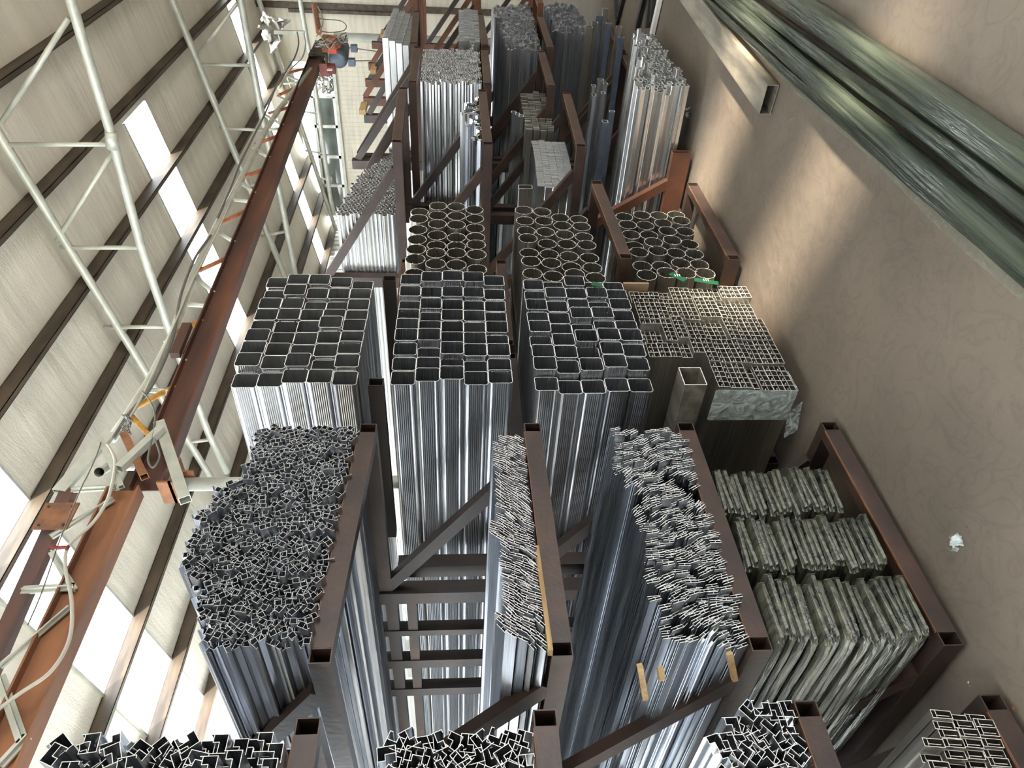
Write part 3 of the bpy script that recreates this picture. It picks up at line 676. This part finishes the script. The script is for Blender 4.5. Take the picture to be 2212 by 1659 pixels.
# ---- oval white pipes, top shelf beyond the round pipes
OV = prof('oval_tube', [([(.026*math.cos(t*PI/6)+.0, .0125*math.sin(t*PI/6)) for t in range(12)][::1], True)], .002, mats=(ALU_W, CUT))
for v in OV.vertices: v.co.x, v.co.z = v.co.x*.6, v.co.z*1.25
it = []; random.seed(71)
for i in range(33):
    for j in range(17):
        x = 5.02+i*.0335; z = 2.085+j*.0305+(.015 if i % 2 else 0)
        if z > 2.5-.02*(i//4)-.14*(max(0,i-18)/14): continue
        it.append((x, 2.62+random.uniform(-.012,.012), z, PI/2*0+random.uniform(-.05,.05)))
place(OV, 'oval_tube', it, 'white oval tube in the block seen through the triangular rack brace', 'tube', 'white oval tubes on the top shelf', spec='remaining white oval tubes on the top shelf')
# ---- generic piles of small tubes and channels
T1 = prof('small_tube', [(rrect(.034,.02,.003,1), True)], .002, mats=(ALU_W, CUT))
T2 = prof('small_channel', [([(-.016,.012),(-.016,-.012),(.016,-.012),(.016,.012),(.008,.012)], False)], .002, mats=(ALU_B, CUT))
T3 = prof('small_channel', [([(-.02,.014),(-.02,-.014),(.02,-.014),(.02,.014)], False)], .002, mats=(ALU, CUT))
def pile(me, name, X0, X1, Z0, Z1, Y, dx, dz, label, group, spec, top=None, jr=.3, jy=.02, limit=300, seed=1, cat='profile'):
    random.seed(seed); L_ = []
    for i in range(int((X1-X0)/dx)):
        for j in range(int((Z1-Z0)/dz)+1):
            x = X0+(i+.5)*dx+random.uniform(-.15,.15)*dx; z = Z0+(j+.5)*dz+random.uniform(-.15,.15)*dz+(dz/2 if i % 2 else 0)
            if z > (top((x-X0)/(X1-X0)) if top else Z1): continue
            L_.append((x, Y+random.gauss(0,jy), z, random.choice((0,PI))+random.uniform(-jr,jr)))
    place(me, name, L_, label, cat, group, limit, spec=spec)
pile(T1, 'small_tube', 6.2, 7.12, 1.395, 1.9, 2.03, .036, .0245, 'small bright tube in the large block above the thin profile heap', 'small bright tubes in the large far block', 'remaining small bright tubes in the large block', jy=.015, seed=2)
pile(T2, 'small_channel', 4.98, 5.95, 1.432, 1.54, 2.04, .034, .024, 'fine channel in the thin heap under the large block of tube ends', 'fine channels in the thin far heap', 'remaining fine channels of the thin far heap', top=lambda u: 1.49+.06*math.sin(3+u*8)+.02, jr=1.2, seed=3, limit=60)
pile(T3, 'small_channel', 7.25, 8.9, .80, 1.2, 2.05, .045, .032, 'bluish channel in the far heap on the third shelf', 'bluish channels, far third shelf', 'remaining bluish channels on the far third shelf', top=lambda u: 1.12+.1*u, jr=1., seed=5, limit=120)
pile(T3, 'small_channel', 7.9, 9.0, .25, .6, 2.05, .045, .032, 'bluish channel in the farthest heap near the floor', 'bluish channels, farthest low heap', 'remaining bluish channels in the farthest low heap', top=lambda u: .62, jr=1., seed=6, limit=120)
SV = prof('silver_channel', [(rrect(.042,.026,.003,1), True)], .0025, mats=(ALU_W, CUT_D))
pile(SV, 'silver_channel', 4.76, 5.95, .10, .44, 1.54, .045, .028, 'pale silver tube in the big heap jutting furthest into the aisle', 'pale silver tubes jutting into the aisle', 'remaining pale silver tubes in the jutting heap', top=lambda u: .43-.2*u+.03*math.sin(u*14), jr=.35, jy=.03, seed=7, cat='tube')
# slat bundles on third shelf
SLT = prof('slat', [(rrect(.009,.05,.002,1), True)], .0016, mats=(ALU_W, CUT))
it = []; random.seed(8)
for c in range(5):
    for i in range(56):
        x = 4.98+i*.0155-.004*c; z = .985-c*.056-.02*math.sin(i/56*PI*.6)
        it.append((x, 2.35+random.uniform(-.006,.006), z, random.uniform(-.04,.04)))
place(SLT, 'slat', it, 'thin bright slat in the five-row bundle beside the rack brace', 'slat', 'thin bright slats in five rows', 160, spec='remaining thin bright slats of the five-row bundle')
it = []
for c in range(4):
    for i in range(40):
        it.append((5.95+i*.022, 2.30+random.uniform(-.02,.02), 1.0-c*.06, random.uniform(-.15,.15)))
SLD = SLT.copy(); SLD.materials[0] = ALU_D; SLD.materials[1] = CUT_D
place(SLD, 'slat', it, 'dull wrapped slat in the four-row bundle behind the bright slats', 'slat', 'dull slats behind the bright slats', 70, spec='remaining dull slats of the four-row bundle')
it = []
for c in range(4):
    for i in range(40):
        it.append((7.3+i*.028, 2.0+random.uniform(-.02,.02), 1.56-c*.05, random.uniform(-.15,.15)))
place(SLT, 'slat', it, 'far bright slat in the small bundle above the large tube block', 'slat', 'far slats on the second shelf', 70, spec='remaining far slats above the large tube block')
it = []
for c in range(4):
    for i in range(36):
        it.append((7.3+i*.03, 2.0+random.uniform(-.006,.006)+.02*c, 2.27-c*.062-.001*i, random.uniform(-.03,.03)))
SLW = prof('flat_white_slat', [(rrect(.018,.055,.002,1), True)], .0016, mats=(ALU_W, CUT))
place(SLW, 'flat_white_slat', it, 'flat white slat in the four tall rows on the far top shelf', 'slat', 'flat white slats on the far top shelf')
# boxed profiles on the third shelf
def single(name, x, y, z, w_, h_, label, cat, mats=(ALU_D, CUT_D), L=6., r=.003, t=.003, rot=0):
    me = prof(name, [(rrect(w_, h_, r, 1), True)], t, L, mats); o = D.objects.new(name, me); COL.objects.link(o); o.location = (x, y, z); o.rotation_euler = (0, rot, 0)
    return tag(o, label, cat)
single('rectangular_tube', 4.99, 2.36, 1.10, .06, .10, 'film-covered dull box profile beside the five rows of slats', 'tube')
single('rectangular_tube', 4.86, 2.62, 1.02, .05, .04, 'short pair profile standing below the dull box profile', 'tube')
for k in range(3):
    p = at(1110+8*k, 242+4*k, Y=2.3); single('rectangular_tube', p.x, p.y, p.z, .045, .04, ['tallest pale tube left of the slats','second pale tube left of the slats','third pale tube left of the slats'][k], 'tube', (ALU, CUT))
# loose long tubes above the jutting heap
lt = [((1272,58),.07,.07,ALU_D,'dull olive tube standing tallest left of the loose tube group'),((1285,48),.06,.06,ALU_D,'olive tube with an orange cap in the loose group'),((1295,32),.05,.06,BLUEG,'blue-grey tube behind the orange-capped tube'),((1308,18),.04,.05,ALU_W,'short pale tube poking out highest in the loose group'),
      ((1315,50),.05,.05,BLUEG,'blue-grey square tube in the middle of the loose group'),((1337,57),.05,.05,ALU_D,'brown-grey channel tube right of the middle blue tube'),((1347,38),.05,.05,BLUEG,'dark open channel behind the brown-grey tube'),((1342,80),.05,.05,BLUEG,'blue tube nearest the jutting silver heap'),
      ((1298,172),.045,.05,ALU,'upright pale tube in the cluster of short oval tubes'),((1282,185),.06,.03,ALU,'upper left oval tube in the short tube cluster'),((1283,205),.06,.03,ALU,'lower left oval tube in the short tube cluster'),((1303,200),.06,.03,ALU,'lower middle oval tube in the short tube cluster'),
      ((1308,180),.05,.03,ALU,'right oval tube in the short tube cluster'),((1307,262),.05,.04,BLUEG,'lowest short grey tube beside the slats frame'),((1322,240),.03,.04,BLUEG,'slim grey tube near the jutting heap side')]
for (p, w3, h3, mt, lb) in lt:
    q = at(*p, Y=1.85 if p[1] < 120 else 1.95); single('loose_tube', q.x, q.y, q.z, w3, h3, lb, 'tube', (mt, CUT_D), L=5.5)
# far dark lengths lying on the floor behind
for a, b, lb in (((1330,0),(1334,50),'left black strip lying on the far floor'),((1345,0),(1336,35),'short black strip crossing the left one'),((1390,0),(1375,60),'black channel on the far floor beside the strips'),((1403,0),(1398,60),'grey-black pair strip on the far floor'),((1412,0),(1408,48),'rightmost black strip on the far floor'),((1425,0),(1408,75),'twisted pale plastic strip on the far floor')):
    p, q = at(*a, Z=.02), at(*b, Z=.02); obj('floor_strip', MB().bar(q, q+(p-q)*2.2, .06, .03), WHITE if 'pale' in lb else BLACK, label=lb, cat='strip')
# green packing tape on the round pipes
for k, (a, b, lb) in enumerate((((1448,590),(1480,606),'green packing tape with a white mark across the lower round pipes'),((1500,604),(1552,612),'longer green packing tape by the rack corner'),((1278,612),(1300,616),'small green tape piece beside the middle round pipes'))):
    p, q = at(*a, Y=1.995), at(*b, Y=1.995)
    tp = thing('packing_tape', tuple(q), lb, 'tape'); obj('tape_strip', MB().bar(p, q, .0015, .035, up=(1,0,.6)), GREEN, tp)
    if k < 2:
        c = p.lerp(q,.5); mk = MB()
        for i in range(3): mk.bar(c+Vector((.0,-.003,.012*i-.012)), c+Vector((.02,-.003,.012*i-.012)), .0015, .004)
        obj('tape_mark', mk, WHITE, tp)

# ---- heaps on the nearest rack (bottom edge of the photo)
WP = prof('sliding_frame_profile', [([(-.024,-.018),(.024,-.018),(.024,.018),(.004,.018),(.004,.002),(-.024,.002)], True), ([(-.024,.002),(-.024,.024),(-.016,.024)], False), ([(.024,.018),(.024,.026)], False)], .0018, L=1.5, mats=(ALU, CUT))
WPD = WP.copy(); WPD.materials[0] = ALU_B
def heap(me, X0, X1, Z0, top, Y, label, group, seed, d=.042, jr=PI, lim=300, jy=.012):
    random.seed(seed); L_ = []
    nx = int((X1-X0)/d)
    for i in range(nx):
        for j in range(30):
            x = X1-(i+.5)*d+random.uniform(-.006,.006); z = Z0+(j+.5)*d*.92+(d*.45 if i % 2 else 0)+random.uniform(-.005,.005)
            if z > top(x): continue
            L_.append((x, Y+random.gauss(0,jy), z, random.uniform(-jr,jr)))
    place(me, 'sliding_frame_profile', L_, label, 'profile', group, lim, spec=label)
random.seed(82); L_ = []
for i in range(10):
    for j in range(15):
        x = .86-i*.04+random.uniform(-.006,.006); z = 2.06+j*.038+random.uniform(-.006,.006)
        if z > 2.62-.03*random.random(): continue
        L_.append((x, 1.98+random.gauss(0,.04)-(0.02 if z > 2.4 else 0), z, 0 if z < 2.25 else random.uniform(-PI,PI)))
place(WPD, 'sliding_frame_profile', L_, 'dark frame profile in the backlit heap at the lower left edge', 'profile', 'backlit frame profiles at the lower left')
heap(WP, .45, .885, 1.40, lambda x: 1.80-.0*x-max(0,(x-.84))*1.2, 2.0, 'open frame profile in the small heap at the lower edge, left of centre', 'frame profiles in the lower edge heap left of centre', 83)
heap(WP, .45, .935, .645, lambda x: .90-max(0,(x-.84))*1.4, 2.0, 'open frame profile in the heap at the lower edge, right of centre', 'frame profiles in the lower edge heap right of centre', 84)
TT = prof('twin_cell_profile', [([(-.011,-.028),(.011,-.028),(.011,.028),(-.011,.028)], True), ([(-.011,.016),(.011,.016)], False), ([(-.004,.016),(-.004,-.02)], False)], .0018, mats=(ALU_D, CUT_D))
random.seed(85); L_ = []
for i in range(22):
    for j in range(4):
        x = .88-i*.0245+random.uniform(-.002,.002); z = .115+j*.058
        if z > .34-(.10 if x > .82 else 0)*1.0+random.uniform(0,.01): continue
        L_.append((x, 2.0+random.gauss(0,.01)+.02*((i//4) % 2), z, .12))
place(TT, 'twin_cell_profile', L_, 'dusty twin-cell profile in the lowest heap at the lower right corner', 'profile', 'dusty twin-cell profiles at the lower right')

# ------------------------------------------------------------------ floor items
# galvanised rectangular duct tube
q0 = Vector((3.63, 1.15, 0)); dxy = Vector((1.0, -.06, 0)).normalized(); nrm = Vector((-dxy.y, dxy.x, 0))
cc = q0+nrm*.075+Vector((0,0,.032))
obj('box_section_tube', MB().bar(cc, cc+dxy*2.2, .15, .062, hollow=.004), GALV_F, label='mottled grey rectangular steel tube lying on the floor, open end showing', cat='tube')
# film wrapped long bundles
def wrapped(Y0, wd, ht, mt, label, seed, x0=-.5, x1=9, slope=.012, fringe=0):
    random.seed(seed); mb = MB(); P = rrect(wd, ht, min(wd,ht)*.17, 3); m_ = len(P); N = 90
    ph = [random.uniform(0,6) for _ in range(6)]
    for i in range(N+1):
        x = x0+(x1-x0)*i/N; yc = Y0+slope*x+.010*math.sin(x*1.1+ph[0]); 
        for k, (a, b) in enumerate(P):
            w3 = .0015*math.sin(x*5+k*1.3+ph[1])+.001*math.sin(x*13+k*2.9+ph[2]); s_ = 1+.05*math.sin(x*2.3+ph[3])
            zz = max(.001, ht/2+b*(1+.08*math.sin(x*3+ph[4]))+w3*.6)
            mb.v.append((x, yc+a*s_+w3, zz+.002))
    for i in range(N):
        for k in range(m_): mb.f.append((i*m_+k, (i+1)*m_+k, (i+1)*m_+(k+1)%m_, i*m_+(k+1)%m_)); mb.mi.append(0)
    mb.f.append(tuple(range(m_))); mb.f.append(tuple(N*m_+k for k in range(m_))[::-1]); mb.mi += [0,0]
    return obj('wrapped_bundle', mb, mt, smooth=True, label=label, cat='bundle', group='film wrapped bundles on the floor')
wrapped(.74, .085, .085, FILM, 'green film-wrapped long bundle nearest the upper right corner', 91)
wrapped(.85, .06, .05, FILM, 'dark low film-wrapped bundle in the shaded groove beside the right one', 92)
wrapped(.925, .075, .08, FILM, 'pale-topped film-wrapped bundle in the middle of the floor bundles', 93)
wrapped(1.0, .045, .045, FILM, 'narrow dark green wrapped bundle left of the pale-topped one', 94)
fm = MB(); N = 120; random.seed(95)
for i in range(N+1):
    x = 9.5*i/N-.5
    for k in range(5):
        fm.v.append((x, 1.015+.012*x+k*.014+.008*math.sin(x*5+k)*(k/4), max(.002, .035-.012*k+.006*math.sin(x*9+k*2))+.001))
for i in range(N):
    for k in range(4): fm.f.append((i*5+k,(i+1)*5+k,(i+1)*5+k+1,i*5+k+1)); fm.mi.append(0)
obj('loose_film', fm, WRAPG, smooth=True, label='loose clear film fringe spread along the left of the floor bundles', cat='film')
# floor litter
def scrap(x, y, r, label, n=14, mt=WRAP, flat=.5):
    c = at(x, y, Z=0); mb = MB(); random.seed(int(x+y))
    for k in range(n):
        p = c+Vector((random.gauss(0,r*.4), random.gauss(0,r*.4), random.uniform(.004,r*flat)))
        a = Vector((random.gauss(0,1),random.gauss(0,1),random.gauss(0,.6))).normalized()*r*.5; b = a.orthogonal().normalized()*r*.35
        mb.add([p-a, p+b, p+a, p-b], [(0,1,2,3)])
    mb.v = [(x_, y_, max(z_, .002)) for x_, y_, z_ in mb.v]
    return obj('plastic_scrap', mb, mt, label=label, cat='litter')
scrap(2072, 1170, .035, 'crumpled clear plastic scrap on the floor right of the rack', 22)
scrap(1490, 245, .05, 'small silver foil scrap beside the jutting heap', 12, FOIL2)
p, q = at(1703,262,Z=.004), at(1720,252,Z=.004); obj('metal_sliver', MB().bar(p,q,.004,.004), ALU_W, label='thin bright metal sliver on the floor by the grey tube end', cat='litter')
p, q = at(2090,1140,Z=.004), at(2095,1132,Z=.004); obj('metal_sliver', MB().bar(p,q,.003,.003), ALU_W, label='tiny white sliver on the floor above the plastic scrap', cat='litter')
scrap(2195, 1533, .012, 'brown leaf scrap on the floor at the lower right', 3, ORANG)
scrap(2096, 1478, .008, 'tiny pale chip on the floor left of the leaf scrap', 3, WHITE)
# plastic bag corner of the film on the two-cell block
p = at(1715,890,Z=.05); fb = MB(); fb.add([(p.x-.02,p.y+.1,.01),(p.x+.04,p.y-.03,.004),(p.x+.01,p.y+.02,.07),(p.x-.05,p.y+.12,.08)], [(0,1,2,3)])
obj('film_tail', fb, WRAP, label='clear film tail trailing onto the floor from the profile block', cat='film')
for o in D.objects:
    if '_p' in o: del o['_p']
